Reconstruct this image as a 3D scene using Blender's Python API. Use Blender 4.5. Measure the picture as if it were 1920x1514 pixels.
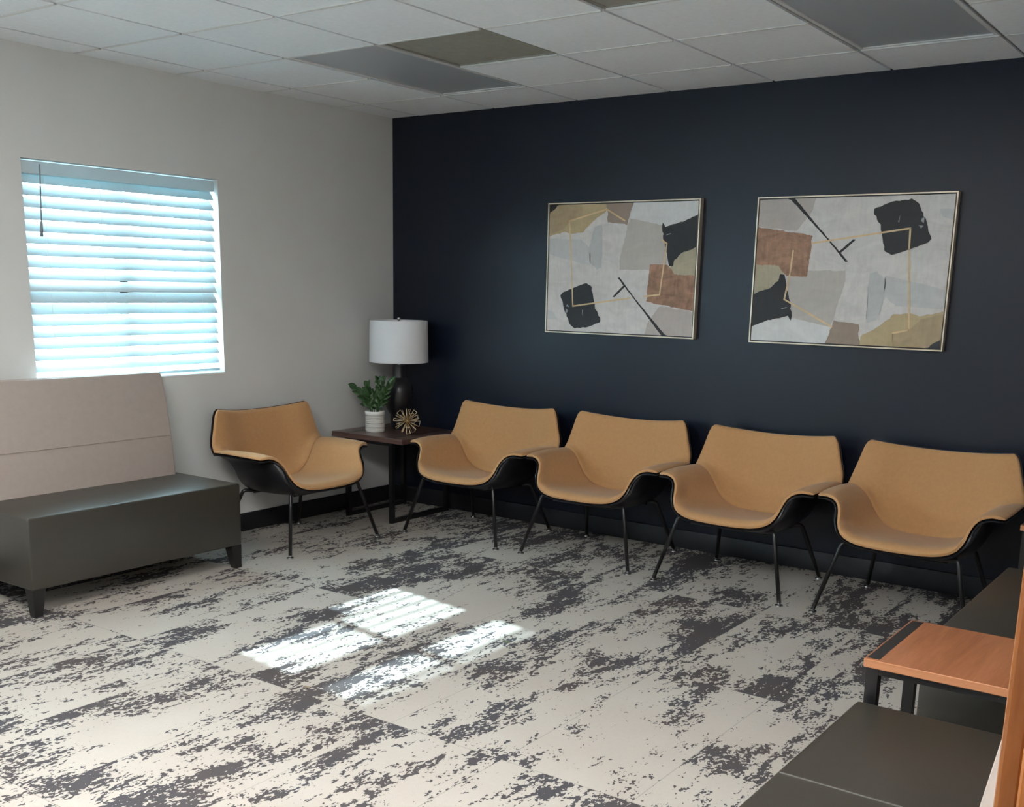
import bpy, bmesh, math, random
from mathutils import Vector, Matrix, noise
R = math.radians
rnd = random.Random(7)
for o in list(bpy.data.objects):
    bpy.data.objects.remove(o)
S = bpy.context.scene
COL = S.collection

# ------------------------------------------------------------------ camera
CAM = Vector((5.08578, -5.66177, 1.49528)); YAW, PIT, ROL = -0.62025, -0.221065, 0.02059
fw = Vector((math.sin(YAW)*math.cos(PIT), math.cos(YAW)*math.cos(PIT), math.sin(PIT)))
ri = Vector((math.cos(YAW), -math.sin(YAW), 0)); up = ri.cross(fw)
r2 = ri*math.cos(ROL) + up*math.sin(ROL); u2 = -ri*math.sin(ROL) + up*math.cos(ROL)
cd = bpy.data.cameras.new('camera'); cam = bpy.data.objects.new('camera', cd); COL.objects.link(cam)
m = Matrix.Identity(4)
for i in range(3):
    m[i][0] = r2[i]; m[i][1] = u2[i]; m[i][2] = -fw[i]; m[i][3] = CAM[i]
cam.matrix_world = m
cd.sensor_width = 36; cd.sensor_fit = 'HORIZONTAL'
cd.lens = 2020.66*36/1920; cd.shift_y = (992.28-757)/1920; cd.clip_start = .02
S.camera = cam

# ------------------------------------------------------------------ light and exposure
S.view_settings.view_transform = 'Standard'; S.view_settings.look = 'None'
S.view_settings.gamma = 1; S.view_settings.exposure = 0.74; S.view_settings.use_curve_mapping = False
WORLD_STRENGTH = 14.0; SUN_STRENGTH = 18.0; FILL_STRENGTH = 23.0  # last value drives the added ceiling panels out of view
w = bpy.data.worlds.new('daylight'); S.world = w; w.use_nodes = True
bg = w.node_tree.nodes['Background']
bg.inputs[0].default_value = (.66, .90, 1.0, 1); bg.inputs[1].default_value = WORLD_STRENGTH
sd = bpy.data.lights.new('sun', 'SUN'); sun = bpy.data.objects.new('sun', sd); COL.objects.link(sun)
sd.energy = SUN_STRENGTH; sd.angle = R(1.0); sd.color = (.80, .97, 1.0)
sun.location = (-8, 1, 6)
sun.rotation_euler = Vector((1, -.14, -.63)).to_track_quat('-Z', 'Y').to_euler()

# ------------------------------------------------------------------ material helpers
class NT:
    def __init__(s, mat):
        s.t = mat.node_tree; s.n = s.t.nodes; s.l = s.t.links
    def node(s, typ, **k):
        n = s.n.new(typ)
        for a, b in k.items(): setattr(n, a, b)
        return n
    def put(s, sock, v):
        if isinstance(v, bpy.types.NodeSocket): s.l.new(v, sock)
        elif v is not None: sock.default_value = v
    def math(s, op, a, b=None, c=None, clamp=False):
        n = s.node('ShaderNodeMath', operation=op, use_clamp=clamp)
        for i, v in enumerate((a, b, c)):
            if v is not None: s.put(n.inputs[i], v)
        return n.outputs[0]
    def noise(s, vec, scale, detail=3, rough=.5, dist=0):
        n = s.node('ShaderNodeTexNoise'); s.put(n.inputs['Vector'], vec)
        n.inputs['Scale'].default_value = scale; n.inputs['Detail'].default_value = detail
        n.inputs['Roughness'].default_value = rough; n.inputs['Distortion'].default_value = dist
        return n.outputs['Fac']
    def mapping(s, vec, scale=(1, 1, 1), loc=(0, 0, 0), rot=(0, 0, 0)):
        n = s.node('ShaderNodeMapping'); s.put(n.inputs[0], vec)
        s.put(n.inputs['Location'], loc); n.inputs['Rotation'].default_value = rot; n.inputs['Scale'].default_value = scale
        return n.outputs[0]
    def mix(s, f, a, b):
        n = s.node('ShaderNodeMix', data_type='RGBA'); s.put(n.inputs[0], f)
        s.put(n.inputs[6], a); s.put(n.inputs[7], b); return n.outputs[2]
    def ramp(s, f, a, b, smooth=True):
        n = s.node('ShaderNodeMapRange'); s.put(n.inputs[0], f)
        n.inputs[1].default_value = a; n.inputs[2].default_value = b
        return n.outputs[0]
def c4(c): return (c[0], c[1], c[2], 1)
def mat(name, col, rough=.5, metal=0, spec=.5, var=0, vscale=8, bump=0, bscale=200, coat=0, sheen=0, stretch=(1, 1, 1)):
    m = bpy.data.materials.new(name); m.use_nodes = True; t = NT(m)
    b = t.n['Principled BSDF']
    b.inputs['Base Color'].default_value = c4(col); b.inputs['Roughness'].default_value = rough
    b.inputs['Metallic'].default_value = metal; b.inputs['Specular IOR Level'].default_value = spec
    b.inputs['Coat Weight'].default_value = coat; b.inputs['Sheen Weight'].default_value = sheen
    co = t.node('ShaderNodeTexCoord').outputs['Object']
    if var:
        f = t.noise(t.mapping(co, stretch), vscale, 4, .6)
        f = t.ramp(f, .3, .7)
        t.put(b.inputs['Base Color'], t.mix(f, c4([x*(1-var) for x in col]), c4([min(1, x*(1+var)) for x in col])))
    if bump:
        n = t.node('ShaderNodeBump'); n.inputs['Strength'].default_value = bump; n.inputs['Distance'].default_value = .002
        t.put(n.inputs['Height'], t.noise(co, bscale, 2, .6)); t.put(b.inputs['Normal'], n.outputs[0])
    return m
M = {}
M['wall'] = mat('greige_wall_paint', (.70, .70, .69), .55, var=.02, vscale=3, bump=.15, bscale=120)
M['navy'] = mat('navy_wall_paint', (.0048, .0082, .0195), .37, spec=.38, var=.04, vscale=3, bump=.12, bscale=90)
M['black_base'] = mat('black_vinyl_base', (.016, .017, .022), .5, var=.1)
M['tile'] = mat('ceiling_tile', (.84, .865, .89), .9, var=.03, vscale=40, bump=.3, bscale=260)
M['tbar'] = mat('ceiling_grid_metal', (.30, .30, .29), .6)
M['tan_tile'] = mat('stained_grey_panel', (.29, .28, .24), .8, var=.08, vscale=20, bump=.3)
M['diffuser'] = mat('unlit_acrylic_diffuser', (.42, .44, .47), .28, spec=.6, bump=.25, bscale=160)
M['light_metal'] = mat('white_enamel_metal', (.7, .7, .69), .4)
M['white'] = mat('white_painted_frame', (.8, .8, .79), .4)
M['shell'] = mat('black_moulded_shell', (.008, .008, .010), .36, var=.1)
M['chrome'] = mat('glide_chrome', (.5, .5, .5), .25, metal=1)
M['leg'] = mat('black_powder_coat', (.010, .010, .011), .28, var=.1)
M['fabric'] = mat('mustard_wool', (.53, .285, .122), .85, var=.05, vscale=60, bump=.35, bscale=700, sheen=.15)
M['vinyl'] = mat('charcoal_vinyl', (.036, .032, .0255), .36, spec=.75, var=.05, vscale=30, bump=.12, bscale=400)
M['seam'] = mat('pale_seam_piping', (.10, .097, .088), .5)
M['beige'] = mat('pale_beige_upholstery', (.42, .355, .32), .6, var=.03, vscale=30, bump=.15, bscale=500)
M['darkwood'] = mat('black_stained_wood', (.012, .011, .011), .45, var=.2)
M['brass'] = mat('brushed_gold', (.85, .66, .42), .38, metal=1)
M['gold'] = mat('champagne_gold_leaf', (.62, .46, .27), .35, metal=.6, var=.08)
M['ceramic_black'] = mat('black_glazed_ceramic', (.012, .013, .016), .30, var=.1)
M['silver'] = mat('brushed_silver', (.55, .55, .56), .35, metal=1)
M['leaf'] = mat('glossy_green_leaf', (.042, .105, .034), .35, var=.35, vscale=30)
M['soil'] = mat('dark_potting_soil', (.02, .014, .01), .9, var=.3, vscale=120, bump=.6)
M['concrete'] = mat('outside_concrete', (.45, .45, .43), .8, var=.1)
M['scrap'] = mat('brown_paper_scrap', (.30, .23, .16), .8, var=.2, vscale=80)
M['greenscrap'] = mat('dry_green_leaf', (.12, .14, .09), .8, var=.2, vscale=80)

def wood(name, c1, c2, rough=.35, axis=0, scale=1):
    m = bpy.data.materials.new(name); m.use_nodes = True; t = NT(m); b = t.n['Principled BSDF']
    co = t.node('ShaderNodeTexCoord').outputs['Object']
    sc = [14, 14, 14]; sc[axis] = 1.1
    v = t.mapping(co, [x*scale for x in sc])
    f = t.noise(v, 1.6, 5, .6, .6); g = t.noise(t.mapping(co, [x*5*scale for x in sc]), 3, 3, .6)
    f = t.math('ADD', t.math('MULTIPLY', f, .75), t.math('MULTIPLY', g, .25))
    t.put(b.inputs['Base Color'], t.mix(t.ramp(f, .36, .64), c4(c1), c4(c2)))
    b.inputs['Roughness'].default_value = rough; b.inputs['Coat Weight'].default_value = .15
    n = t.node('ShaderNodeBump'); n.inputs['Strength'].default_value = .08; n.inputs['Distance'].default_value = .001
    t.put(n.inputs['Height'], f); t.put(b.inputs['Normal'], n.outputs[0])
    return m
M['walnut'] = wood('warm_walnut_laminate', (.24, .080, .030), (.40, .155, .070), .33, axis=1)
M['walnut_edge'] = wood('warm_walnut_edge', (.40, .16, .07), (.50, .22, .105), .4, axis=0)
M['darkwalnut'] = wood('dark_walnut_laminate', (.085, .045, .038), (.15, .085, .07), .3, axis=0)
M['oak'] = wood('orange_oak_trim', (.19, .055, .010), (.38, .130, .026), .36, axis=2)

def translucent(name, col, tcol, f, rough=.5):
    m = bpy.data.materials.new(name); m.use_nodes = True; t = NT(m); b = t.n['Principled BSDF']
    b.inputs['Base Color'].default_value = c4(col); b.inputs['Roughness'].default_value = rough
    tr = t.node('ShaderNodeBsdfTranslucent'); tr.inputs[0].default_value = c4(tcol)
    mx = t.node('ShaderNodeMixShader'); mx.inputs[0].default_value = f
    t.l.new(b.outputs[0], mx.inputs[1]); t.l.new(tr.outputs[0], mx.inputs[2])
    t.l.new(mx.outputs[0], t.n['Material Output'].inputs[0])
    return m
M['slat'] = translucent('white_vinyl_slat', (.62, .67, .70), (.70, .93, .97), .17, .4)
M['shade'] = translucent('white_linen_shade', (.88, .90, .94), (.85, .85, .85), .10, .8)
m = bpy.data.materials.new('window_glass'); m.use_nodes = True; t = NT(m)
tb = t.node('ShaderNodeBsdfTransparent'); tb.inputs[0].default_value = (.93, .98, 1, 1)
gb = t.node('ShaderNodeBsdfGlossy'); gb.inputs['Roughness'].default_value = .02
mx = t.node('ShaderNodeMixShader'); mx.inputs[0].default_value = .06
t.l.new(tb.outputs[0], mx.inputs[1]); t.l.new(gb.outputs[0], mx.inputs[2]); t.l.new(mx.outputs[0], t.n['Material Output'].inputs[0])
M['glass'] = m
def emit(name, col, s):
    m = bpy.data.materials.new(name); m.use_nodes = True; t = NT(m); b = t.n['Principled BSDF']
    b.inputs['Base Color'].default_value = (.8, .8, .8, 1)
    b.inputs['Emission Color'].default_value = c4(col); b.inputs['Emission Strength'].default_value = s
    return m
M['lit'] = emit('added_fill_diffuser', (1, .965, .92), FILL_STRENGTH)  # glow of the unseen ceiling panels added to brighten the room

# carpet: tiles with a distressed dark pattern that breaks at the seams
m = bpy.data.materials.new('distressed_carpet_tile'); m.use_nodes = True; t = NT(m); b = t.n['Principled BSDF']
co = t.node('ShaderNodeTexCoord').outputs['Object']
sp = t.node('ShaderNodeSeparateXYZ'); t.put(sp.inputs[0], co)
tx = t.math('DIVIDE', t.math('SUBTRACT', sp.outputs[0], 2.706), .48); ty = t.math('DIVIDE', t.math('ADD', sp.outputs[1], 1.985), 1.05)
ix, iy = t.math('FLOOR', tx), t.math('FLOOR', ty)
cb = t.node('ShaderNodeCombineXYZ'); t.put(cb.inputs[0], ix); t.put(cb.inputs[1], iy)
wn = t.node('ShaderNodeTexWhiteNoise', noise_dimensions='3D'); t.put(wn.inputs['Vector'], cb.outputs[0])
off = t.node('ShaderNodeVectorMath', operation='SCALE'); t.put(off.inputs[0], wn.outputs['Color']); off.inputs['Scale'].default_value = 9.0
pv = t.node('ShaderNodeVectorMath', operation='ADD'); t.put(pv.inputs[0], co); t.put(pv.inputs[1], off.outputs[0])
P = pv.outputs[0]
big = t.noise(t.mapping(P, (4.2, 1.7, 1)), 1.0, 2, .5)
mid = t.noise(t.mapping(P, (27, 9, 1)), 1.0, 3, .6, .1)
fine = t.noise(t.mapping(P, (88, 55, 1)), 1.0, 2, .55, .1)
v = t.math('ADD', t.math('MULTIPLY', big, .95), t.math('ADD', t.math('MULTIPLY', mid, .72), t.math('MULTIPLY', fine, .62)))
v = t.math('ADD', v, t.math('MULTIPLY', t.math('SUBTRACT', wn.outputs['Value'], .5), .10))
dark = t.ramp(v, 1.180, 1.190)
tone = t.noise(co, 2.2, 2)
fib = t.noise(co, 420, 2, .6); blot = t.noise(t.mapping(co, (60, 60, 60)), 1, 3, .7)
lightc = t.mix(t.ramp(tone, .35, .65), (.475, .430, .385, 1), (.50, .465, .42, 1))
darkc = t.mix(t.ramp(tone, .35, .65), (.088, .076, .076, 1), (.078, .075, .084, 1))
colr = t.mix(dark, lightc, darkc)
k = t.math('ADD', .86, t.math('MULTIPLY', fib, .16)); k = t.math('ADD', k, t.math('MULTIPLY', blot, .12))
def seam(f, wdt):
    fr = t.math('FRACT', f); e = t.math('MINIMUM', fr, t.math('SUBTRACT', 1, fr))
    return t.ramp(e, wdt*.4, wdt)
sm = t.math('MULTIPLY', seam(tx, .006), seam(ty, .003))
k = t.math('MULTIPLY', k, t.math('ADD', .80, t.math('MULTIPLY', sm, .20)))
vm = t.node('ShaderNodeVectorMath', operation='SCALE'); t.put(vm.inputs[0], colr); t.put(vm.inputs['Scale'], k)
t.put(b.inputs['Base Color'], vm.outputs[0]); b.inputs['Roughness'].default_value = .95; b.inputs['Specular IOR Level'].default_value = .15
n = t.node('ShaderNodeBump'); n.inputs['Strength'].default_value = .5; n.inputs['Distance'].default_value = .003
t.put(n.inputs['Height'], t.math('ADD', fib, t.math('MULTIPLY', dark, -.4))); t.put(b.inputs['Normal'], n.outputs[0])
M['carpet'] = m

# ------------------------------------------------------------------ mesh helpers
def obj(name, bm, mats, parent=None, smooth=False, loc=(0, 0, 0)):
    me = bpy.data.meshes.new(name); bmesh.ops.recalc_face_normals(bm, faces=bm.faces[:]) if getattr(obj, 'recalc', True) else None
    bm.to_mesh(me); bm.free()
    for mm in (mats if isinstance(mats, (list, tuple)) else [mats]): me.materials.append(mm)
    if smooth:
        for p in me.polygons: p.use_smooth = True
    o = bpy.data.objects.new(name, me); COL.objects.link(o); o.location = loc
    if parent: o.parent = parent
    return o
def auto(o, ang=40):
    me = o.data
    for p in me.polygons: p.use_smooth = True
    bm = bmesh.new(); bm.from_mesh(me)
    for e in bm.edges:
        if len(e.link_faces) == 2 and e.calc_face_angle(0) > R(ang): e.smooth = False
    bm.to_mesh(me); bm.free(); return o
def thing(name, label, cat, loc=(0, 0, 0), rz=0, group=None):
    o = bpy.data.objects.new(name, None); COL.objects.link(o); o.location = loc; o.rotation_euler = (0, 0, rz)
    o.empty_display_size = .1
    return tag(o, label, cat, group)
def tag(o, label, cat, group=None):
    o['label'] = label; o['category'] = cat
    if group: o['group'] = group
    return o
def struct(o): o['kind'] = 'structure'; return o
def box(bm, a, b_, bev=0, seg=2, mi=0):
    g = bmesh.ops.create_cube(bm, size=1); vs = g['verts']
    for v_ in vs: v_.co = Vector([(a[i]+b_[i])/2 + v_.co[i]*(b_[i]-a[i]) for i in range(3)])
    fs = set(f for v_ in vs for f in v_.link_faces)
    if bev:
        es = list(set(e for f in fs for e in f.edges))
        r = bmesh.ops.bevel(bm, geom=es, offset=bev, segments=seg, affect='EDGES', profile=.5)
        fs = set(r['faces']) | set(f for f in fs if f.is_valid)
    for f in fs:
        if f.is_valid: f.material_index = mi
    return bm
def boxo(name, a, b_, mt, parent=None, bev=0, seg=2):
    bm = bmesh.new(); box(bm, a, b_, bev, seg); o = obj(name, bm, mt, parent)
    if bev: auto(o, 50)
    return o
def tube(bm, pts, r, n=10, caps=True, closed=False):
    pts = [Vector(p) for p in pts]; rings = []
    prev = None
    for i, p in enumerate(pts):
        if closed: d = pts[(i+1) % len(pts)] - pts[i-1]
        else: d = pts[min(i+1, len(pts)-1)] - pts[max(i-1, 0)]
        d.normalize()
        if prev is None:
            a = d.orthogonal().normalized()
        else:
            a = (prev - d*prev.dot(d)).normalized()
        prev = a; bb = d.cross(a)
        rr = r[i] if isinstance(r, (list, tuple)) else r
        rings.append([bm.verts.new(p + (a*math.cos(2*math.pi*k/n) + bb*math.sin(2*math.pi*k/n))*rr) for k in range(n)])
    m_ = len(rings)
    for i in range(m_ if closed else m_-1):
        A, B = rings[i], rings[(i+1) % m_]
        for k in range(n): bm.faces.new((A[k], A[(k+1) % n], B[(k+1) % n], B[k]))
    if caps and not closed: bm.faces.new(rings[0][::-1]); bm.faces.new(rings[-1])
    return bm
def rounded(pts, r, n=5):
    pts = [Vector(p) for p in pts]; out = [pts[0]]
    for i in range(1, len(pts)-1):
        a, b_, c = pts[i-1], pts[i], pts[i+1]
        d1 = (a-b_); d2 = (c-b_); q = min(r, d1.length*.45, d2.length*.45)
        s, e = b_+d1.normalized()*q, b_+d2.normalized()*q
        for k in range(n+1):
            t_ = k/n; out.append(s*(1-t_)**2 + b_*2*t_*(1-t_) + e*t_*t_)
    out.append(pts[-1]); return out
def lathe(bm, prof, n=40, c=(0, 0)):
    rings = []
    for r_, z in prof:
        rings.append([bm.verts.new((c[0]+r_*math.cos(2*math.pi*k/n), c[1]+r_*math.sin(2*math.pi*k/n), z)) for k in range(n)] if r_ > 1e-6 else [bm.verts.new((c[0], c[1], z))])
    for A, B in zip(rings, rings[1:]):
        for k in range(n):
            k2 = (k+1) % n
            if len(A) == 1 and len(B) > 1: bm.faces.new((A[0], B[k2], B[k]))
            elif len(B) == 1 and len(A) > 1: bm.faces.new((A[k], A[k2], B[0]))
            elif len(A) > 1: bm.faces.new((A[k], A[k2], B[k2], B[k]))
    return bm
def prism(bm, poly, lo, hi, axis=1):
    """extrude a 2-D outline along an axis"""
    def P3(a, b_, t_): return {0: (t_, a, b_), 1: (a, t_, b_), 2: (a, b_, t_)}[axis]
    A = [bm.verts.new(P3(a, b_, lo)) for a, b_ in poly]; B = [bm.verts.new(P3(a, b_, hi)) for a, b_ in poly]
    bm.faces.new(A); bm.faces.new(B[::-1]); n = len(A)
    for k in range(n): bm.faces.new((A[k], B[k], B[(k+1) % n], A[(k+1) % n]))
    return bm

# ------------------------------------------------------------------ room shell
H = 2.5703; XR = 4.97; YB = -8.2; XH = 6.8
WY0, WY1, WZ0, WZ1 = -2.650, -1.474, .962, 2.053        # window opening in the left wall
bm = bmesh.new()
g = [bm.verts.new(p) for p in ((-.0, YB, 0), (XH, YB, 0), (XH, 0, 0), (0, 0, 0))]; bm.faces.new(g)
g2 = [bm.verts.new(p) for p in ((-.0, YB, -.1), (XH, YB, -.1), (XH, 0, -.1), (0, 0, -.1))]; bm.faces.new(g2[::-1])
for k in range(4): bm.faces.new((g[k], g2[k], g2[(k+1) % 4], g[(k+1) % 4]))
struct(obj('floor', bm, M['carpet']))
VY0, VY1 = -6.55, -4.85                                 # unseen window added beside the camera's end of the room for more daylight
bm = bmesh.new(); TH = .14
box(bm, (-TH, YB-.1, -.1), (0, VY0, H+.12)); box(bm, (-TH, VY1, -.1), (0, WY0, H+.12)); box(bm, (-TH, VY0, -.1), (0, VY1, WZ0)); box(bm, (-TH, VY0, WZ1), (0, VY1, H+.12))
box(bm, (-TH, WY1, -.1), (0, .12, H+.12))
box(bm, (-TH, WY0, -.1), (0, WY1, WZ0)); box(bm, (-TH, WY0, WZ1), (0, WY1, H+.12))
struct(obj('wall_left', bm, M['wall']))
struct(boxo('wall_back', (0, 0, -.1), (XH+.1, .12, H+.12), M['navy']))
struct(boxo('wall_front', (0, YB-.1, -.1), (XH+.1, YB, H+.12), M['wall']))
struct(boxo('wall_hall', (XH, YB, -.1), (XH+.1, 0, H+.12), M['wall']))
OY0, OY1 = -6.10, -4.852
bm = bmesh.new()
box(bm, (XR, OY1, 0), (XR+.12, 0, H+.03)); box(bm, (XR, YB, 0), (XR+.12, OY0, H+.03)); box(bm, (XR, OY0, 2.15), (XR+.12, OY1, H+.03))
struct(obj('wall_right', bm, M['wall']))
# wood casing of the opening the picture is taken through
tr = bmesh.new()
box(tr, (XR-.0175, OY1-.010, 0), (XR+.0, OY1+.075, 2.22), .0035, 2)          # room-side casing leg
box(tr, (XR-.0175, OY0-.075, 0), (XR+.0, OY0+.010, 2.22), .0035, 2)
box(tr, (XR-.0175, OY0+.010, 2.14), (XR+.0, OY1-.010, 2.22), .0035, 2)
struct(obj('trim_1', tr, M['oak']))
tr = bmesh.new()
box(tr, (XR-.001, OY1-.018, 0), (XR+.121, OY1+.0, 2.15), .002, 1)              # jamb lining
box(tr, (XR-.001, OY0-.0, 0), (XR+.121, OY0+.018, 2.15), .002, 1)
box(tr, (XR-.001, OY0+.018, 2.13), (XR+.121, OY1-.018, 2.15), .002, 1)
struct(obj('trim_2', tr, M['oak']))
struct(boxo('baseboard_left', (0, YB, 0), (.011, -.011, .112), M['black_base'], None, .004, 2))
struct(boxo('baseboard_back', (0, -.011, 0), (XR, 0, .112), M['black_base'], None, .004, 2))
struct(boxo('baseboard_right', (XR-.011, OY1+.08, 0), (XR, -.011, .112), M['black_base'], None, .004, 2))

# suspended ceiling: T-bars above, tegular tiles hanging a little below them
T = .6096; GX, GY = .83714, .50048
xs = [0, GX-T] + [GX+T*k for k in range(0, 10)]; xs = [x for x in xs if x < XH] + [XH]
ys = [0] + [-(GY+T*k) for k in range(0, 13)]; ys = [y for y in ys if y > YB] + [YB]
special = {}; starts = set()
def col_of(k): return xs.index(min(xs, key=lambda a: abs(a-(GX+T*k))))
for (k, r0, r1, kind) in ((0, 1, 3, 'light'), (4, 1, 3, 'light'), (1, 2, 3, 'tan'), (3, 3, 4, 'tan'),
                          (2, 7, 9, 'lit'), (5, 7, 9, 'lit'), (8, 8, 10, 'lit')):
    starts.add((col_of(k), r0))
    for r_ in range(r0, r1): special[(col_of(k), r_)] = kind
bm = bmesh.new(); q = .008
for i in range(len(xs)-1):
    for j in range(len(ys)-1):
        if (i, j) in special: continue
        x0, x1, y1, y0 = xs[i], xs[i+1], ys[j], ys[j+1]
        a = (x0+(q if i else 0), y0+(q if j < len(ys)-2 else 0), H); c = (x1-(q if i < len(xs)-2 else 0), y1-(q if j else 0), H+.016)
        box(bm, a, c)
for x in xs[1:-1]: box(bm, (x-.012, YB, H+.009), (x+.012, 0, H+.012), mi=1)
for j in range(1, len(ys)-1):
    for i in range(len(xs)-1):
        if special.get((i, j-1)) in ('light', 'lit') and special.get((i, j)) in ('light', 'lit') and (i, j) not in starts: continue
        box(bm, (xs[i]+.0125, ys[j]-.0075, H-.003), (xs[i+1]-.0125, ys[j]+.0075, H+.0115), mi=2)  # cross bars whiter and lower than the others, standing in for lit edges
box(bm, (0, YB, H+.05), (XH, 0, H+.06), mi=1)
struct(obj('ceiling', bm, [M['tile'], M['tbar'], M['light_metal']]))
def troffer(k, r0, label, lit):
    x0 = GX+T*k; y1 = -(GY+T*(r0-1)); y0 = y1-2*T
    o = thing('ceiling_light', label, 'ceiling light', ((x0+T/2), (y0+y1)/2, H))
    a, c = T/2-.011, T-.011
    bm = bmesh.new()
    for (p, s) in (((-a, -c), (a, -c+.018)), ((-a, c-.018), (a, c)), ((-a, -c+.018), (-a+.018, c-.018)), ((a-.018, -c+.018), (a, c-.018))):
        box(bm, (p[0], p[1], .002), (s[0], s[1], .045))
    obj('frame', bm, M['light_metal'], o)
    boxo('diffuser', (-a+.016, -c+.016, .007), (a-.016, c-.016, .012), M['lit'] if lit else M['diffuser'], o)
troffer(0, 1, 'unlit bluish ceiling light panel near the corner of the two walls', False)
troffer(4, 1, 'large unlit grey ceiling light panel at the upper right', False)
for (k, r0, lb) in ((2, 7, 'added out-of-view fill light panel over the near end of the waiting room'), (5, 7, 'added out-of-view fill light panel over the foreground bench'),
                    (8, 8, 'added out-of-view fill light panel over the hall')):
    troffer(k, r0, lb, True)  # glowing panels added outside the view as fill light
def panel(k, r0, label):
    x0 = GX+T*k; y1 = -(GY+T*(r0-1)); y0 = y1-T
    o = thing('ceiling_vent', label, 'ceiling vent', (x0+T/2, (y0+y1)/2, H))
    a = T/2-.011; bm = bmesh.new()
    for (p, s) in (((-a, -a), (a, -a+.012)), ((-a, a-.012), (a, a)), ((-a, -a+.012), (-a+.012, a-.012)), ((a-.012, -a+.012), (a, a-.012))):
        box(bm, (p[0], p[1], .004), (s[0], s[1], .03))
    obj('frame', bm, M['tan_tile'], o)
    boxo('grille', (-a+.011, -a+.011, .008), (a-.011, a-.011, .014), M['tan_tile'], o)
panel(1, 2, 'dark grey-brown square ceiling panel beside the bluish light panel')
panel(3, 3, 'dark grey-brown square ceiling panel cut by the top of the picture')

# windows: vinyl frame, mullion, meeting rail, glass
def window(name, y0, y1):
    bm = bmesh.new(); X0, X1 = -.125, -.085; f = .035; mid = (y0+y1)/2+.002
    box(bm, (X0, y0, WZ0), (X1, y0+f, WZ1)); box(bm, (X0, y1-f, WZ0), (X1, y1, WZ1))
    box(bm, (X0, y0+f, WZ0), (X1, y1-f, WZ0+f)); box(bm, (X0, y0+f, WZ1-f), (X1, y1-f, WZ1))
    box(bm, (X0+.004, mid-.025, WZ0+f), (X1-.004, mid+.025, WZ1-f)); box(bm, (X0+.004, y0+f, 1.395), (X1-.004, y1-f, 1.505))
    win = struct(obj(name, bm, M['white']))
    boxo('window_pane', (-.108, y0+f, WZ0+f), (-.104, y1-f, WZ1-f), M['glass'], win)
    bm = bmesh.new(); box(bm, (-.084, y0+.001, WZ0), (.004, y1-.001, WZ0+.012), .003, 2); obj('window_sill', bm, M['white'], win)
window('window_1', WY0, WY1); window('added_window', VY0, VY1)  # the latter is unseen, added to bring in extra daylight

# outside: paving and a deep eave that shades the top of the window
struct(boxo('ground', (-14, -12, -.35), (-TH, 8, -.25), M['concrete']))
struct(boxo('eave', (-1.13, -9, 2.275), (-TH, 3, 2.40), M['white']))

# blind
bl = thing('window_blind', 'white horizontal slat blind glowing in the window, tilt wand at its left', 'window blind', (0, 0, 0))
XB = -.036; BY0, BY1 = WY0+.004, WY1-.020
bm = bmesh.new(); box(bm, (XB-.028, BY0, 1.984), (XB+.030, BY1, 2.044), .004, 2); obj('headrail', bm, M['slat'], bl)
TILT = R(53); W2 = .0315
sl0 = None; pitch = .0570; ztop = 1.965
bm = bmesh.new(); prof = []
for s in range(7):
    u_ = -1+2*s/6; prof.append((u_*W2, .0035*(1-u_*u_)))
ring = [(a, b_+.0013) for a, b_ in prof] + [(a, b_-.0013) for a, b_ in reversed(prof)]
pl = [(a*math.cos(TILT)+b_*math.sin(TILT), -a*math.sin(TILT)+b_*math.cos(TILT)) for a, b_ in ring]
prism(bm, pl, BY0, BY1, axis=1)
sl0 = obj('slat', bm, M['slat'], bl, loc=(XB, 0, ztop)); auto(sl0, 60)
k = 1
while ztop-k*pitch > 1.01:
    c = sl0.copy(); COL.objects.link(c); c.parent = bl; c.location = (XB, 0, ztop-k*pitch); k += 1
bm = bmesh.new(); box(bm, (XB-.022, BY0, .984), (XB+.022, BY1, 1.000), .003, 2); obj('bottom_rail', bm, M['slat'], bl)
for y in (-2.53, -2.22, -1.92, -1.60):
    bm = bmesh.new(); tube(bm, [(XB+.0225, y, .99), (XB+.0225, y, 2.0)], .0009, 5); obj('ladder_cord', bm, M['white'], bl)
M['wand'] = mat('grey_plastic_wand', (.22, .24, .26), .4)
bm = bmesh.new(); tube(bm, [(.004, -2.555, 2.03), (.010, -2.560, 1.99), (.012, -2.572, 1.76)], .0035, 8)
tube(bm, [(.012, -2.572, 1.765), (.012, -2.573, 1.75), (.012, -2.575, 1.69)], [.004, .007, .0075], 8); obj('tilt_wand', bm, M['wand'], bl, True)

# ------------------------------------------------------------------ lounge chair
def catmull(pts, t_):
    n = len(pts)-1; x = t_*n; i = min(int(x), n-1); f_ = x-i
    p1, p2 = pts[i], pts[i+1]
    p0 = pts[i-1] if i > 0 else [2*a-b_ for a, b_ in zip(p1, p2)]
    p3 = pts[i+2] if i+2 <= n else [2*b_-a for a, b_ in zip(p1, p2)]
    return [.5*((2*b1)+(-b0+b2)*f_+(2*b0-5*b1+4*b2-b3)*f_*f_+(-b0+3*b1-3*b2+b3)*f_**3) for b0, b1, b2, b3 in zip(p0, p1, p2, p3)]
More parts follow.
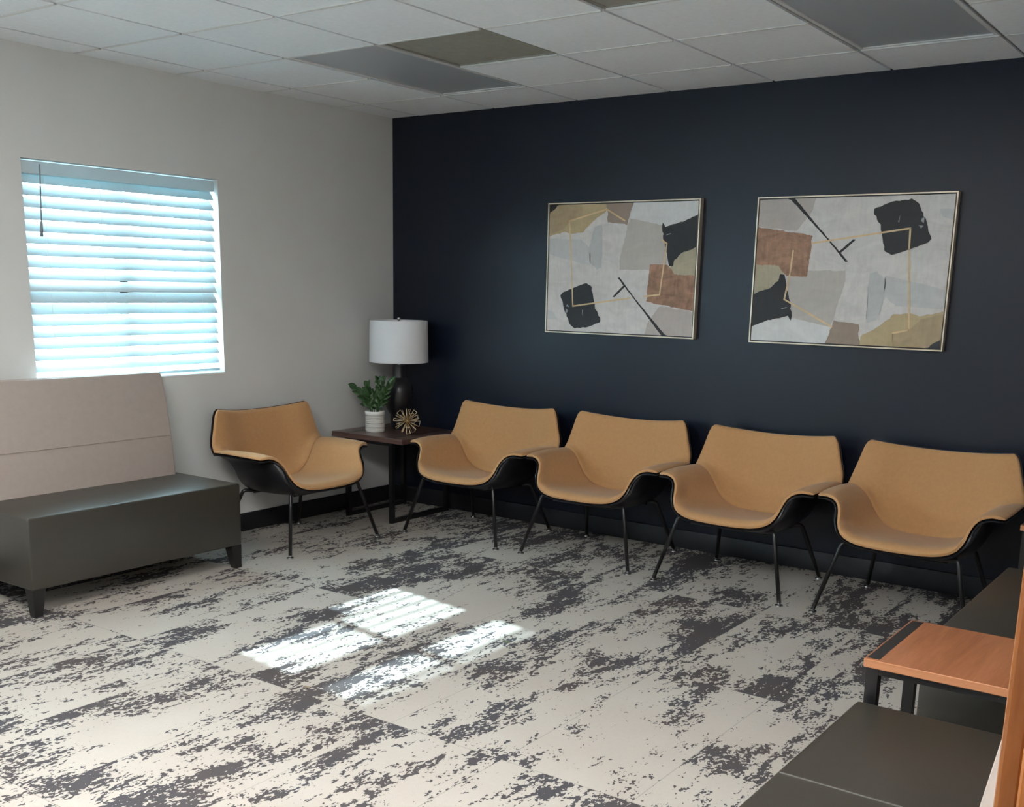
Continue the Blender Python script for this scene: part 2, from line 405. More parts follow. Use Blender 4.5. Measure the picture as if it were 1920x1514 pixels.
# half sections (x, y, z) from the middle out; front is -y
FRONT = [(0, -.322, .352), (.12, -.318, .354), (.205, -.308, .365), (.262, -.290, .392), (.289, -.264, .438), (.300, -.235, .486), (.322, -.207, .524), (.366, -.192, .543), (.424, -.183, .540)]
FRONT2 = [(0, -.285, .376), (.12, -.282, .377), (.206, -.273, .386), (.263, -.256, .412), (.290, -.230, .454), (.302, -.203, .498), (.324, -.176, .532), (.368, -.162, .549), (.428, -.150, .543)]
MID1 = [(0, -.165, .364), (.12, -.165, .365), (.208, -.162, .374), (.264, -.150, .402), (.292, -.130, .448), (.306, -.108, .498), (.330, -.088, .536), (.374, -.074, .555), (.431, -.060, .545)]
MID2 = [(0, .00, .347), (.105, .00, .349), (.19, .00, .360), (.248, .003, .394), (.278, .012, .440), (.296, .028, .490), (.326, .046, .532), (.374, .062, .553), (.427, .078, .546)]
CREASE = [(0, .180, .335), (.095, .180, .339), (.172, .174, .356), (.224, .167, .390), (.258, .163, .432), (.286, .165, .476), (.320, .176, .514), (.366, .194, .540), (.420, .214, .543)]
BACK1 = [(0, .252, .43), (.088, .251, .432), (.166, .245, .445), (.224, .236, .470), (.266, .229, .500), (.300, .226, .532), (.332, .227, .560), (.370, .233, .579), (.411, .240, .590)]
BACK2 = [(0, .292, .585), (.082, .290, .587), (.156, .282, .596), (.214, .269, .609), (.257, .258, .623), (.292, .251, .637), (.322, .249, .650), (.354, .250, .660), (.388, .252, .667)]
BACK3 = [(0, .326, .750), (.076, .323, .751), (.147, .314, .755), (.203, .300, .760), (.245, .287, .765), (.279, .277, .769), (.306, .271, .773), (.331, .268, .776), (.356, .266, .779)]
def surf(rows, u, v):
    a = abs(u); cols = [catmull(r_, a) for r_ in rows]; p = catmull(cols, v)
    return Vector((p[0]*(1 if u >= 0 else -1), p[1], p[2]))
def corner(u, v, u0, v0, top):
    a = max(0, (abs(u)-u0)/(1-u0)); vv = v if top else 1-v; b_ = max(0, (vv-v0)/(1-v0))
    if a > 0 and b_ > 0:
        a, b_ = min(a, 1), min(b_, 1)
        a2, b2 = a*math.sqrt(1-b_*b_/2), b_*math.sqrt(1-a*a/2)
        u = math.copysign(u0+(1-u0)*a2, u); vv = v0+(1-v0)*b2
        v = vv if top else 1-vv
    return u, v
SEAT = [FRONT, FRONT2, MID1, MID2, CREASE]; BACK = [CREASE, BACK1, BACK2, BACK3]
def params(L, r, n):
    e = [0, .0006, .0025, .006, r]; e = [x/L for x in e]
    return e, n
def pillow(rows, LU, LV, r, top, cu, nu=30, nv=18):
    eu = [x/LU for x in (0, .0008, .003, .008, .016, .029)]; ev = [x/LV for x in (0, .0008, .003, .008, .016, .029)]
    us = [-1+x for x in eu] + [-1+eu[-1]+(2-2*eu[-1])*k/nu for k in range(1, nu)] + [1-x for x in reversed(eu)]
    # extra columns near the rounded corners
    vs = ev + [ev[-1]+(1-2*ev[-1])*k/nv for k in range(1, nv)] + [1-x for x in reversed(ev)]
    for x in (cu[0]+(1-cu[0])*.25, cu[0]+(1-cu[0])*.5, cu[0]+(1-cu[0])*.7): us += [x, -x]
    for x in (.25, .5, .7):
        z_ = cu[1]+(1-cu[1])*x; vs.append(z_ if top else 1-z_)
    us = sorted(set(round(x, 6) for x in us)); vs = sorted(set(round(x, 6) for x in vs))
    bm = bmesh.new(); A = {}; B = {}
    for i, u in enumerate(us):
        for j, v_ in enumerate(vs):
            uu, vv = corner(u, v_, cu[0], cu[1], top)
            p = surf(rows, uu, vv); d = 1e-3
            du = surf(rows, min(uu+d, 1), vv)-surf(rows, max(uu-d, -1), vv); dv = surf(rows, uu, min(vv+d, 1))-surf(rows, uu, max(vv-d, 0))
            nn = du.cross(dv).normalized()
            if nn.z < 0 and nn.y > 0: nn = -nn
            e = min((1-abs(u))*LU, v_*LV, (1-v_)*LV)
            RE = r*2.3; h = r*math.sqrt(max(0, 1-(1-min(e, RE)/RE)**2))
            h = max(h, 1e-5)
            A[i, j] = bm.verts.new(p+nn*h)
            edge = i in (0, len(us)-1) or j in (0, len(vs)-1)
            B[i, j] = A[i, j] if edge else bm.verts.new(p-nn*h*.6)
    for i in range(len(us)-1):
        for j in range(len(vs)-1):
            bm.faces.new((A[i, j], A[i+1, j], A[i+1, j+1], A[i, j+1]))
            q_ = (B[i, j], B[i, j+1], B[i+1, j+1], B[i+1, j])
            if len(set(q_)) == 4 and not all(x in A.values() for x in ()):
                try: bm.faces.new(q_)
                except ValueError: pass
    return bm
def shell_bm(rows, top, cu, off, th, grow, bulge=0):
    N, K = 44, 26
    bm = bmesh.new(); G = {}
    for i in range(N+1):
        for j in range(K+1):
            u = -1+2*i/N; v_ = j/K
            uu, vv = corner(u, v_, cu[0], cu[1], top)
            p = surf(rows, uu, vv); d = 1e-3
            du = surf(rows, min(uu+d, 1), vv)-surf(rows, max(uu-d, -1), vv); dv = surf(rows, uu, min(vv+d, 1))-surf(rows, uu, max(vv-d, 0))
            nn = du.cross(dv).normalized()
            if nn.z < 0 and nn.y > 0: nn = -nn
            # grow the outline a hair past the upholstery
            if abs(u) > .999: p += du.normalized()*grow*(1 if u > 0 else -1)
            if (top and j == K) : p += dv.normalized()*grow
            if (not top and j == 0): p -= dv.normalized()*grow
            ins = (1-abs(u)**3)*(lambda q_: q_*q_*(3-2*q_))(min(1, v_/.5)) if not top else (1-abs(u)**3)*min(1, (1-v_)/.5)
            G[i, j] = (bm.verts.new(p-nn*off), bm.verts.new(p-nn*(off+th+bulge*ins)))
    for i in range(N):
        for j in range(K):
            a, b_, c, d_ = G[i, j], G[i+1, j], G[i+1, j+1], G[i, j+1]
            bm.faces.new((a[0], b_[0], c[0], d_[0])); bm.faces.new((a[1], d_[1], c[1], b_[1]))
    bd = [(i, 0) for i in range(N)]+[(N, j) for j in range(K)]+[(i, K) for i in range(N, 0, -1)]+[(0, j) for j in range(K, 0, -1)]
    for s in range(len(bd)):
        a, b_ = G[bd[s]], G[bd[(s+1) % len(bd)]]; bm.faces.new((a[0], a[1], b_[1], b_[0]))
    return bm
def make_chair(label):
    t_ = thing('lounge_chair', label, 'chair', (0, 0, 0), 0, 'mustard lounge chairs')
    obj('seat', pillow(SEAT, .62, .56, .0125, False, (.93, .93)), M['fabric'], t_, True)
    obj('backrest', pillow(BACK, .62, .46, .0125, True, (.88, .86)), M['fabric'], t_, True)
    sh = obj('seat_shell', shell_bm(SEAT, False, (.93, .93), .0085, .007, .0035, .040), M['shell'], t_); auto(sh, 50)
    sh = obj('back_shell', shell_bm(BACK, True, (.88, .86), .0085, .007, .0035, .030), M['shell'], t_); auto(sh, 50)
    bm = bmesh.new()
    for s in (-1, 1):
        tube(bm, [(s*.135, -.20, .318), (s*.135, .16, .292)], .0085, 10)
    tube(bm, [(-.21, -.205, .319), (.21, -.205, .319)], .0085, 10); tube(bm, [(-.19, .155, .293), (.19, .155, .293)], .0085, 10)
    obj('under_frame', bm, M['leg'], t_, True)
    for (sx, sy) in ((-1, -1), (1, -1), (-1, 1), (1, 1)):
        if sy < 0: pts = [(sx*.17, -.205, .324), (sx*.264, -.238, .346), (sx*.352, -.318, .014)]
        else: pts = [(sx*.15, .155, .296), (sx*.232, .195, .304), (sx*.302, .312, .014)]
        bm = bmesh.new(); tube(bm, rounded(pts, .022, 6), .0105, 12)
        lg = obj('leg', bm, M['leg'], t_, True)
        bm = bmesh.new(); x, y = pts[-1][0], pts[-1][1]
        lathe(bm, [(0, .016), (.009, .016), (.010, .009), (.019, .006), (.020, .0), (0, .0)], 16, (x, y)); gl = obj('glide', bm, M['chrome'], lg); auto(gl, 40)
    return t_
def copy_tree(o, parent=None):
    c = o.copy(); COL.objects.link(c); c.parent = parent
    for ch in list(o.children): copy_tree(ch, c)
    return c
labels = ['mustard lounge chair standing alone under the window wall beside the charcoal bench',
          'mustard lounge chair next to the corner table, first of the row along the navy wall',
          'mustard lounge chair second in the navy wall row, counting from the corner table',
          'mustard lounge chair third in the navy wall row, counting from the corner table',
          'mustard lounge chair at the right end of the navy wall row, below the right painting']
base = make_chair(labels[0]); base.location = (.400, -1.306, 0); base.rotation_euler = (0, 0, R(90))
for i, (x, y, a) in enumerate(((1.118, -.440, 0), (1.985, -.418, 0), (2.868, -.455, 1.5), (3.735, -.462, 1.0))):
    c = copy_tree(base); c.location = (x, y, 0); c.rotation_euler = (0, 0, R(-a)); c['label'] = labels[i+1]

# ------------------------------------------------------------------ upholstered benches
def bench(label, loc, rz, L, D, seatd, h, legz, two, group, bx=None):
    """local: front is -y (at y=-D), back wall side at y=0, length along x from 0 to L"""
    t_ = thing('upholstered_bench', label, 'bench', loc, rz, group)
    body = bmesh.new(); box(body, (0, -D, legz), (L, -.03, h), .010, 3); o = obj('seat', body, M['vinyl'], t_); auto(o, 45)
    bm = bmesh.new(); s = -(D-seatd)
    prof = [(s-.004, h-.004), (s+.006, h+.09), (s+.024, h+.24), (s+.050, h+.40), (s+.078, h+.525), (s+.088, h+.548), (s+.104, h+.556), (s+.124, h+.550), (-.012, h+.52), (-.008, h+.20), (-.008, h-.004)]
    prof = [(min(a, -.008), b_) for a, b_ in prof]
    # rounded prism along x with softened ends
    bx = .05 if bx is None else bx
    for (x0, x1, ins) in ((bx, L-.045, 0),):
        rings = []
        cx_ = sum(a for a, _ in prof)/len(prof); cz = sum(b_ for _, b_ in prof)/len(prof)
        for (x, k_) in ((x0, .955), (x0+.004, .985), (x0+.014, 1), (x1-.014, 1), (x1-.004, .985), (x1, .955)):
            rings.append([bm.verts.new((x, cx_+(a-cx_)*k_, cz+(b_-cz)*(k_ if b_ > cz else 1))) for a, b_ in prof])
        for A, B in zip(rings, rings[1:]):
            for k_ in range(len(A)): bm.faces.new((A[k_], A[(k_+1) % len(A)], B[(k_+1) % len(A)], B[k_]))
        bm.faces.new(rings[0][::-1]); bm.faces.new(rings[-1])
    b_ = obj('backrest', bm, M['beige'], t_); auto(b_, 35)
    # horizontal stitched seam across the backrest
    bm = bmesh.new(); tube(bm, [(bx+.01, s+.0175, h+.215), (L-.055, s+.0175, h+.215)], .0018, 6); obj('stitch_line', bm, M['beige_seam'], b_)
    if two:
        bm = bmesh.new(); tube(bm, [(L/2, -D+.004, h-.05), (L/2, -D-.0005, h-.012), (L/2, -D+.010, h+.0005), (L/2, -(D-seatd)-.004, h+.0005)], .0022, 6)
        obj('seat_seam', bm, M['seam'], o)
    for (x, y) in ((.035, -D+.03), (L-.035, -D+.03), (.035, -.07), (L-.035, -.07)):
        bm = bmesh.new(); sx = 1 if x < L/2 else -1; sy = 1 if y < -D/2 else -1
        top = [(x-.032, y-.026), (x+.032, y-.026), (x+.032, y+.036), (x-.032, y+.036)]
        cx_, cy_ = x-sx*.010, y-sy*.008
        bot = [(cx_-.020, cy_-.016), (cx_+.020, cy_-.016), (cx_+.020, cy_+.022), (cx_-.020, cy_+.022)]
        A = [bm.verts.new((a, c_, legz+.002)) for a, c_ in top]; B = [bm.verts.new((a, c_, 0)) for a, c_ in bot]
        bm.faces.new(A); bm.faces.new(B[::-1])
        for k_ in range(4): bm.faces.new((A[k_], B[k_], B[(k_+1) % 4], A[(k_+1) % 4]))
        obj('leg', bm, M['darkwood'], t_)
    return t_
M['beige_seam'] = mat('beige_stitch', (.40, .33, .28), .8)
# left: front faces +x -> rotate +90: local x -> world y, local -y -> world +x
bench('charcoal vinyl bench with tall pale beige backrest standing under the window', (.02, -3.145, 0), R(90), 1.193, .65, .475, .456, .125, 0, 'upholstered benches')
# right: front faces -x -> rotate -90: local x -> world -y, local -y -> world -x
bench('charcoal vinyl bench in the lower right foreground, in front of the walnut side table', (4.962, -2.915, 0), R(-90), 1.11, .695, .488, .438, .125, 1, 'upholstered benches')
bench('charcoal vinyl bench at the right, behind the walnut side table', (4.962, -1.085, 0), R(-90), 1.20, .695, .50, .438, .125, 0, 'upholstered benches')

# ------------------------------------------------------------------ side tables
def side_table(label, loc, x0, x1, y0, y1, h, th, sx, topm, edgem, group, bar=.028, rail=True):
    """sx = two x positions of the sled frames; front is y0"""
    t_ = thing('side_table', label, 'side table', loc, 0, group)
    bm = bmesh.new(); box(bm, (x0, y0, h-th), (x1, y1, h), .0025, 2)
    for f_ in bm.faces:
        if abs(f_.normal.z) < .5: f_.material_index = 1
    o = obj('tabletop', bm, [topm, edgem], t_)
    b2 = bar/2
    for x in sx:
        bm = bmesh.new()
        box(bm, (x-b2, y0+.012, 0), (x+b2, y0+.012+bar, h-th)); box(bm, (x-b2, y1-.012-bar, 0), (x+b2, y1-.012, h-th))
        box(bm, (x-b2, y0+.012+bar, 0), (x+b2, y1-.012-bar, bar))
        obj('sled_frame', bm, M['leg'], t_)
        bm = bmesh.new(); box(bm, (x-b2, y0+.012, h-.002), (x+b2, y1-.012, h+.0008)); obj('inlay_strip', bm, M['leg'], o)
    if rail:
        for ya, yb in ((y0+.014, y0+.014+bar*.8), (y1-.014-bar*.8, y1-.014)): boxo('rail', (sx[0]+b2, ya, h-th-.020), (sx[1]-b2, yb, h-th), M['leg'], t_)
    return t_
side_table('dark walnut side table in the corner carrying the lamp and plant', (0, 0, 0), .035, .650, -.645, -.050, .552, .034, (.158, .538), M['darkwalnut'], M['darkwalnut'], 'sled base side tables')
side_table('warm walnut side table with black inlaid strip between the two right benches', (0, 0, 0), 4.268, 4.875, -2.895, -2.455, .550, .024, (4.290, 4.85), M['walnut'], M['walnut_edge'], 'sled base side tables', .032)
side_table('walnut side table mostly cut by the right edge, beyond the far bench', (0, 0, 0), 4.238, 4.84, -.755, -.16, .550, .024, (4.262, 4.815), M['walnut'], M['walnut_edge'], 'sled base side tables', .030)

# ------------------------------------------------------------------ lamp, plant, ornament
TZ = .5528
lp = thing('table_lamp', 'black ceramic table lamp with white drum shade on the corner table', 'lamp', (.272, -.250, TZ))
bm = bmesh.new(); lathe(bm, [(0, 0), (.055, 0), (.058, .003), (.058, .095), (.060, .100), (.070, .112), (.086, .140), (.094, .175), (.095, .235), (.091, .275), (.078, .310), (.058, .333), (.046, .342), (.0445, .350), (.0445, .418), (.041, .422), (0, .422)], 48)
auto(obj('lamp_body', bm, M['ceramic_black'], lp), 35)
bm = bmesh.new(); lathe(bm, [(.0, .421), (.009, .421), (.009, .50), (.003, .505), (.003, .705), (.0, .705)], 16); auto(obj('rod', bm, M['silver'], lp), 40)
bm = bmesh.new(); RB, RT = .194, .190; z0, z1 = .442, .712
lathe(bm, [(RB, z0), (RB+.0015, z0+.004), (RT+.0015, z1-.004), (RT, z1), (RT-.0025, z1), (RB-.0025, z0), (RB, z0)], 64)
sh = auto(obj('lamp_shade', bm, M['shade'], lp), 40)
bm = bmesh.new()
for k_ in range(3):
    a = 2*math.pi*k_/3+.4; tube(bm, [(.006*math.cos(a), .006*math.sin(a), .698), (RT*.99*math.cos(a), RT*.99*math.sin(a), .698)], .0018, 6)
obj('spider', bm, M['silver'], sh)
bm = bmesh.new(); lathe(bm, [(0, .705), (.007, .705), (.005, .709), (.010, .716), (.012, .722), (.010, .729), (0, .733)], 20); auto(obj('finial', bm, M['silver'], lp), 40)

M['pot'] = mat('ribbed_white_ceramic', (.60, .58, .55), .55, var=.10, vscale=5, stretch=(3, 3, 60), bump=.4, bscale=60)
M['pot_rim'] = mat('smooth_white_glaze', (.80, .79, .76), .3)
pp = thing('potted_plant', 'small green leafy plant in a ribbed white pot on the corner table', 'potted plant', (.262, -.475, TZ))
bm = bmesh.new(); prof = [(0, 0), (.058, 0), (.063, .006), (.064, .018)]
for k_ in range(1, 22):
    z = .018+.094*k_/22; prof.append((.0635+.0016*math.sin(k_*2.1)+.0006*math.sin(k_*5.3), z))
prof += [(.0645, .113), (.066, .118), (.066, .132), (.063, .135), (.059, .132), (.058, .115), (0, .115)]
lathe(bm, prof, 40)
for f_ in bm.faces:
    z = f_.calc_center_median().z
    f_.material_index = 1 if (z < .016 or z > .114) else 0
auto(obj('pot', bm, [M['pot'], M['pot_rim']], pp), 50)
bm = bmesh.new(); lathe(bm, [(0, .124), (.03, .1235), (.0575, .121), (.0575, .116), (0, .116)], 24); obj('soil', bm, M['soil'], pp)
def leaf(bm, base_, d, L, Wd, nrm):
    d = d.normalized(); s = d.cross(nrm).normalized(); nn = s.cross(d).normalized()
    K = 7; top = []; bot = []
    for i in range(K+1):
        t_ = i/K; wv = Wd*math.sin(math.pi*min(1, t_**.8*.97+.03))**.75 if 0 < i < K else .0008
        c_ = base_+d*L*t_+nn*(-.10*L*t_*t_)
        top.append([bm.verts.new(c_-s*wv+nn*wv*.30+nn*.0004), bm.verts.new(c_+nn*.0004), bm.verts.new(c_+s*wv+nn*wv*.30+nn*.0004)])
        bot.append([bm.verts.new(c_-s*wv+nn*wv*.30-nn*.0006), bm.verts.new(c_-nn*.0006), bm.verts.new(c_+s*wv+nn*wv*.30-nn*.0006)])
    for i in range(K):
        for q_ in (0, 1):
            bm.faces.new((top[i][q_], top[i][q_+1], top[i+1][q_+1], top[i+1][q_]))
            bm.faces.new((bot[i][q_], bot[i+1][q_], bot[i+1][q_+1], bot[i][q_+1]))
        bm.faces.new((top[i][0], top[i+1][0], bot[i+1][0], bot[i][0])); bm.faces.new((top[i][2], bot[i][2], bot[i+1][2], top[i+1][2]))
def stem(ang, lean, hgt, nl, bx, by, lsz=1):
    bm = bmesh.new(); dr = Vector((math.cos(ang), math.sin(ang), 0)); pts = []
    for i in range(9):
        t_ = i/8; pts.append(Vector((bx, by, .118))+dr*lean*t_**1.6+Vector((0, 0, hgt*t_)))
    tube(bm, pts, [.0036-.0022*i/8 for i in range(9)], 7)
    for i in range(nl):
        t_ = .30+.68*i/(nl-1); x = t_*8; a = int(min(x, 7)); p = pts[a].lerp(pts[a+1], x-a); tg = (pts[a+1]-pts[a]).normalized()
        for sg in (-1, 1):
            side = tg.cross(Vector((math.sin(ang+i*.5), -math.cos(ang+i*.5), .2))).normalized()*sg
            d = side*(.75-.35*t_)+tg*(.75+.25*t_)+Vector([rnd.uniform(-.18, .18) for _ in range(3)])
            leaf(bm, p, d, rnd.uniform(.048, .060)*lsz, rnd.uniform(.0155, .019)*lsz, (tg*.2-side*.25+Vector((.4, -.6, .5))))
    o = obj('frond', bm, M['leaf'], pp, True)
vr = Vector((.81, .58, 0))   # rightwards as seen from the seats
for (dx, ln, hg, nl, bx, ls) in ((-1, .070, .155, 4, -.022, 1.25), (-.5, .030, .170, 5, -.012, 1.1), (.1, .012, .215, 6, .002, .8), (.55, .045, .215, 6, .012, .85), (1, .062, .195, 5, .022, 1.1),
                             (.3, .03, .110, 4, .01, 1.25), (-.3, .035, .105, 4, -.018, 1.3), (.8, .03, .125, 4, .026, 1.2), (-.9, .03, .13, 4, -.028, 1.1), (0, .02, .09, 3, .0, 1.3)):
    jit = rnd.uniform(-.6, .6); d = vr*dx+Vector((.58, -.81, 0))*jit*.5
    stem(math.atan2(d.y, d.x), ln*(.4+abs(dx)), hg, nl, vr.x*bx+rnd.uniform(-.012, .012), vr.y*bx+rnd.uniform(-.012, .012), ls)

# starburst ornament of bent gold wire loops
sb = thing('starburst_ornament', 'gold wire starburst ball ornament on the corner table beside the lamp', 'ornament', (.500, -.430, TZ))
CZ = .086; cc = Vector((0, 0, CZ))
bm = bmesh.new(); bmesh.ops.create_uvsphere(bm, u_segments=16, v_segments=10, radius=.009, matrix=Matrix.Translation(cc)); obj('hub', bm, M['brass'], sb, True)
NL = 27
for i in range(NL):
    z = 1-2*(i+.5)/NL; a = i*2.39996; rr = math.sqrt(1-z*z); d = Vector((rr*math.cos(a), rr*math.sin(a), z))
    tw = d.orthogonal().normalized(); tw = (Matrix.Rotation(rnd.uniform(0, 6.28), 3, d) @ tw)
    Lr = rnd.uniform(.078, .088); hw = rnd.uniform(.010, .019)
    if d.z*Lr < -.083: Lr = .083/abs(d.z)
    p0 = cc+d*.006; p1 = cc+d*Lr+tw*hw; p2 = cc+d*Lr-tw*hw
    if min(p1.z, p2.z) < .0018:
        s_ = (CZ-.0018)/(CZ-min(p1.z, p2.z)); p1 = cc+(p1-cc)*s_; p2 = cc+(p2-cc)*s_
    bm = bmesh.new(); tube(bm, [p0, p0.lerp(p1, .5), p1+(p0-p1)*.03, p1+(p2-p1)*.06, p2+(p1-p2)*.06, p2+(p0-p2)*.03, p0.lerp(p2, .5), p0], .0017, 6)
    obj('wire_loop', bm, M['brass'], sb, True)

# ------------------------------------------------------------------ paintings
PC = {'base': (.66, .62, .60), 'pink': (.50, .44, .41), 'grey': (.53, .53, .525), 'pale': (.56, .555, .55), 'greige': (.52, .475, .44), 'white': (.68, .675, .67),
      'brown': (.34, .185, .115), 'sand': (.44, .38, .27), 'taupe': (.34, .255, .205), 'tan': (.50, .385, .22), 'tan2': (.43, .32, .19), 'black': (.016, .015, .018), 'glint': (.35, .35, .36), 'line': (.72, .52, .28)}
PK = list(PC)
def paint(name, c, v):
    m = bpy.data.materials.new('paint_'+name); m.use_nodes = True; t = NT(m); b = t.n['Principled BSDF']
    co = t.node('ShaderNodeTexCoord').outputs['Object']
    f1 = t.noise(t.mapping(co, (5, 5, 9)), 1.3, 5, .62, 1.2); f2 = t.noise(t.mapping(co, (60, 60, 14)), 1, 3, .6)
    f_ = t.math('ADD', t.math('MULTIPLY', f1, .7), t.math('MULTIPLY', f2, .3))
    t.put(b.inputs['Base Color'], t.mix(t.ramp(f_, .36, .62), c4([x*(1-v) for x in c]), c4([min(1, x*(1+v)) for x in c])))
    b.inputs['Roughness'].default_value = .55 if name != 'line' else .35
    n = t.node('ShaderNodeBump'); n.inputs['Strength'].default_value = .25; n.inputs['Distance'].default_value = .001
    t.put(n.inputs['Height'], f2); t.put(b.inputs['Normal'], n.outputs[0]); return m
PM = [paint(k_, PC[k_], {'brown': .36, 'base': .10, 'sand': .14, 'tan': .10, 'tan2': .12, 'black': .25, 'line': .1}.get(k_, .07)) for k_ in PK]
ART = [('pink', [(0.0, 1.0), (0.312, 1.0), (0.298, 0.902), (0.249, 0.819), (0.225, 0.769), (0.0, 0.803)]),
('grey', [(0.615, 0.491), (0.649, 0.504), (0.69, 0.459), (0.704, 0.343), (0.671, 0.184), (0.621, 0.164), (0.613, 0.383)]),
('pale', [(0.695, 0.476), (0.986, 0.392), (0.984, 0.271), (0.759, 0.279), (0.698, 0.343)]),
('pale', [(0.924, 0.891), (1.0, 0.896), (1.0, 0.819), (0.939, 0.844)]),
('greige', [(0.188, 0.46), (0.296, 0.504), (0.495, 0.506), (0.494, 0.422), (0.469, 0.294), (0.451, 0.174), (0.44, 0.13), (0.233, 0.173), (0.2, 0.373)]),
('white', [(0.0, 0.103), (0.086, 0.148), (0.212, 0.185), (0.444, 0.126), (0.422, 0.0), (0.0, 0.0)]),
('brown', [(0.0, 0.803), (0.308, 0.738), (0.295, 0.46), (0.184, 0.468), (0.135, 0.533), (0.0, 0.545)]),
('sand', [(0.0, 0.545), (0.135, 0.533), (0.166, 0.485), (0.154, 0.45), (0.102, 0.384), (0.032, 0.351), (0.0, 0.336)]),
('taupe', [(0.451, 0.174), (0.587, 0.154), (0.585, 0.078), (0.603, 0.0), (0.418, 0.0), (0.444, 0.122)]),
('tan', [(0.595, 0.074), (0.675, 0.133), (0.756, 0.229), (0.836, 0.232), (0.879, 0.222), (1.0, 0.255), (1.0, 0.0), (0.6, 0.0)]),
('tan2', [(0.756, 0.104), (0.834, 0.129), (0.887, 0.202), (0.998, 0.239), (1.0, 0.0), (0.763, 0.0)]),
('black', [(1.0, 0.088), (0.965, 0.054), (0.931, 0.023), (0.915, 0.0), (1.0, 0.0)]),
('black', [(0.0, 0.337), (0.102, 0.384), (0.141, 0.433), (0.152, 0.481), (0.173, 0.477), (0.188, 0.399), (0.217, 0.277), (0.232, 0.19), (0.227, 0.163), (0.211, 0.194), (0.086, 0.153), (0.0, 0.108)]),
('black', [(0.608, 0.905), (0.71, 0.95), (0.788, 0.959), (0.82, 0.934), (0.839, 0.886), (0.864, 0.822), (0.894, 0.71), (0.881, 0.687), (0.805, 0.647), (0.713, 0.608), (0.681, 0.631), (0.665, 0.713), (0.647, 0.803), (0.614, 0.868)]),
('black', [(0.162, 1.0), (0.192, 1.0), (0.301, 0.843), (0.502, 0.567), (0.491, 0.561), (0.376, 0.725), (0.274, 0.857)]),
('black', [(0.451, 0.632), (0.52, 0.71), (0.533, 0.708), (0.464, 0.623)]),
('glint', [(0.842, 0.838), (0.855, 0.846), (0.854, 0.806), (0.84, 0.822)]),
('glint', [(0.732, 0.817), (0.738, 0.861), (0.738, 0.815)]),
('glint', [(0.17, 0.245), (0.2, 0.255), (0.199, 0.248), (0.173, 0.239)]),
('glint', [(0.831, 0.795), (0.855, 0.79), (0.844, 0.776)])]
LINES = [[(0.311, 0.687), (0.653, 0.75), (0.793, 0.777), (0.797, 0.643), (0.833, 0.129), (0.756, 0.104)], [(0.212, 0.637), (0.204, 0.486), (0.183, 0.307), (0.447, 0.13)]]
LINES_FLIPPED = [[(.587, .286), (.196, .212), (.156, .862), (.408, .942), (.530, .855)], [(.772, .712), (.806, .686), (.775, .316), (.677, .300)]]
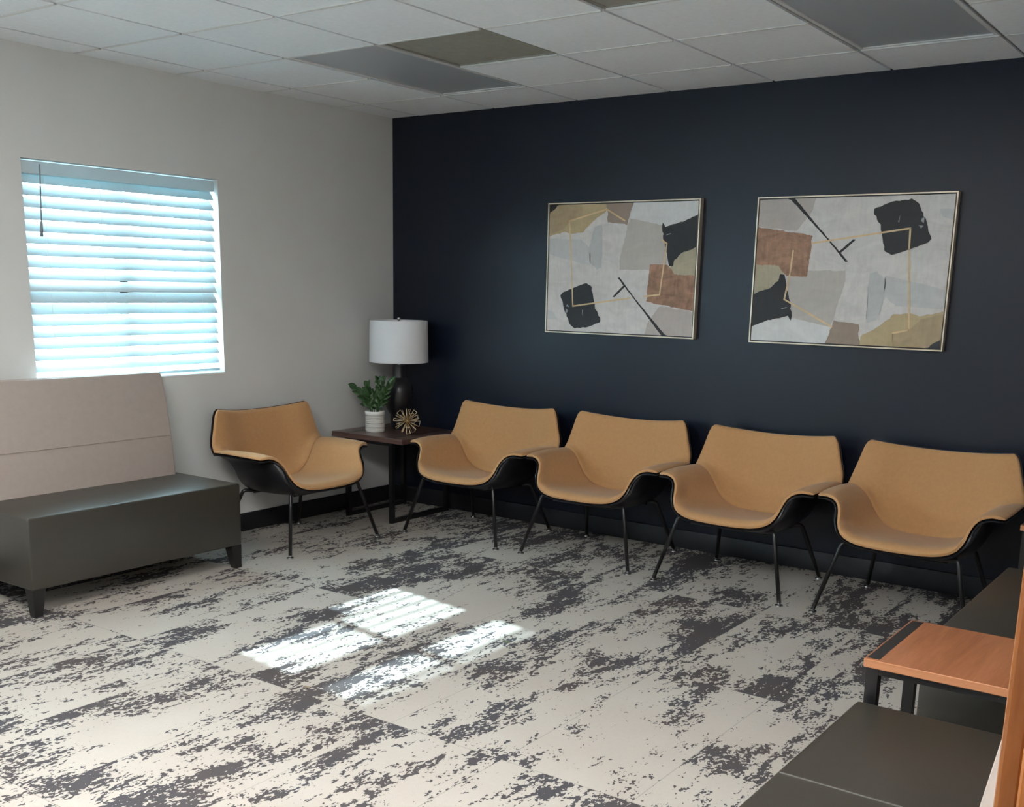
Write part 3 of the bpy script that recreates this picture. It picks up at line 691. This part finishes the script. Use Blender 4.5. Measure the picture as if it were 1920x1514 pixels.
def painting(label, x0, x1, z0, z1, flip, fm):
    Wd, Ht = x1-x0, z1-z0
    t_ = thing('framed_painting', label, 'painting', ((x0+x1)/2, 0, (z0+z1)/2))
    fw_ = .0065; dp = .040; gap = .006
    bm = bmesh.new(); a, c = Wd/2, Ht/2
    for (p, s) in (((-a, -c), (a, -c+fw_)), ((-a, c-fw_), (a, c)), ((-a, -c+fw_), (-a+fw_, c-fw_)), ((a-fw_, -c+fw_), (a, c-fw_))):
        box(bm, (p[0], -dp, p[1]), (s[0], -.002, s[1]))
    obj('frame', bm, fm, t_)
    boxo('backing', (-a+fw_, -.010, -c+fw_), (a-fw_, -.002, c-fw_), M['shell'], t_)
    a -= fw_+gap; c -= fw_+gap; D = -dp+.003
    bm = bmesh.new(); box(bm, (-a, D, -c), (a, -.0105, c), 0, 1, 0)
    rr = random.Random(3)
    def pos(u, v_, y):
        if flip: u, v_ = 1-u, 1-v_
        return (max(-a, min(a, (u-.5)*Wd)), y, max(-c, min(c, (v_-.5)*Ht)))
    for i, (kd, poly) in enumerate(ART):
        pts = []
        rough_ = .0014 if kd == 'glint' else (.0012 if i in (14, 15) else .0035)
        for k_ in range(len(poly)):
            p, q_ = Vector(poly[k_]), Vector(poly[(k_+1) % len(poly)]); n_ = max(1, int((q_-p).length/.016))
            for s in range(n_):
                w_ = p.lerp(q_, s/n_); pts.append((w_.x+rr.uniform(-1, 1)*rough_, w_.y+rr.uniform(-1, 1)*rough_))
        y = D-.00012*(i+1); f_ = bm.faces.new([bm.verts.new(pos(u, v_, y)) for u, v_ in pts]); f_.material_index = PK.index(kd)
    y = D-.0028
    for ln in (LINES_FLIPPED if flip else LINES):
        for p, q_ in zip(ln, ln[1:]):
            if flip: p, q_ = (1-p[0], 1-p[1]), (1-q_[0], 1-q_[1])
            P, Q = Vector(pos(*p, y)), Vector(pos(*q_, y)); d = (Q-P).normalized(); s = Vector((-d.z, 0, d.x))*.0044; P -= d*.003; Q += d*.003
            f_ = bm.faces.new([bm.verts.new(x_) for x_ in (P-s, Q-s, Q+s, P+s)]); f_.material_index = PK.index('line')
    bmesh.ops.triangulate(bm, faces=[f_ for f_ in bm.faces if len(f_.verts) > 4])
    for f_ in bm.faces:
        if f_.material_index and f_.normal.y > 0: f_.normal_flip()
    obj.recalc = False; cv = obj('canvas', bm, PM, t_); obj.recalc = True
M['frame_pale'] = mat('champagne_frame', (.64, .53, .41), .35, metal=.4)
painting('abstract painting hung nearer the corner, black block at its lower left', 1.290, 2.302, 1.2265, 1.992, True, M['frame_pale'])
painting('abstract painting hung nearer the right edge, black block at its upper right', 2.637, 3.661, 1.2255, 1.987, False, M['frame_pale'])

# ------------------------------------------------------------------ small scraps on the carpet
bm = bmesh.new(); tube(bm, [(-.016, 0, .004), (0, .002, .005), (.016, -.001, .004)], [.003, .0042, .003], 7)
tag(obj('paper_scrap', bm, M['scrap'], None, True, (2.235, -2.983, 0)), 'tiny brown paper scrap lying on the carpet below the sunlit patch', 'scrap')
bm = bmesh.new()
for k_ in range(5):
    a = k_*1.3; box(bm, (math.cos(a)*.010-.005, math.sin(a)*.010-.004, .0005), (math.cos(a)*.010+.006, math.sin(a)*.010+.004, .0035+.0012*k_))
tag(obj('leaf_crumb', bm, M['greenscrap'], None, False, (2.505, -2.07, 0)), 'tiny dull green crumb on the carpet right of the sunlit strip', 'crumb')
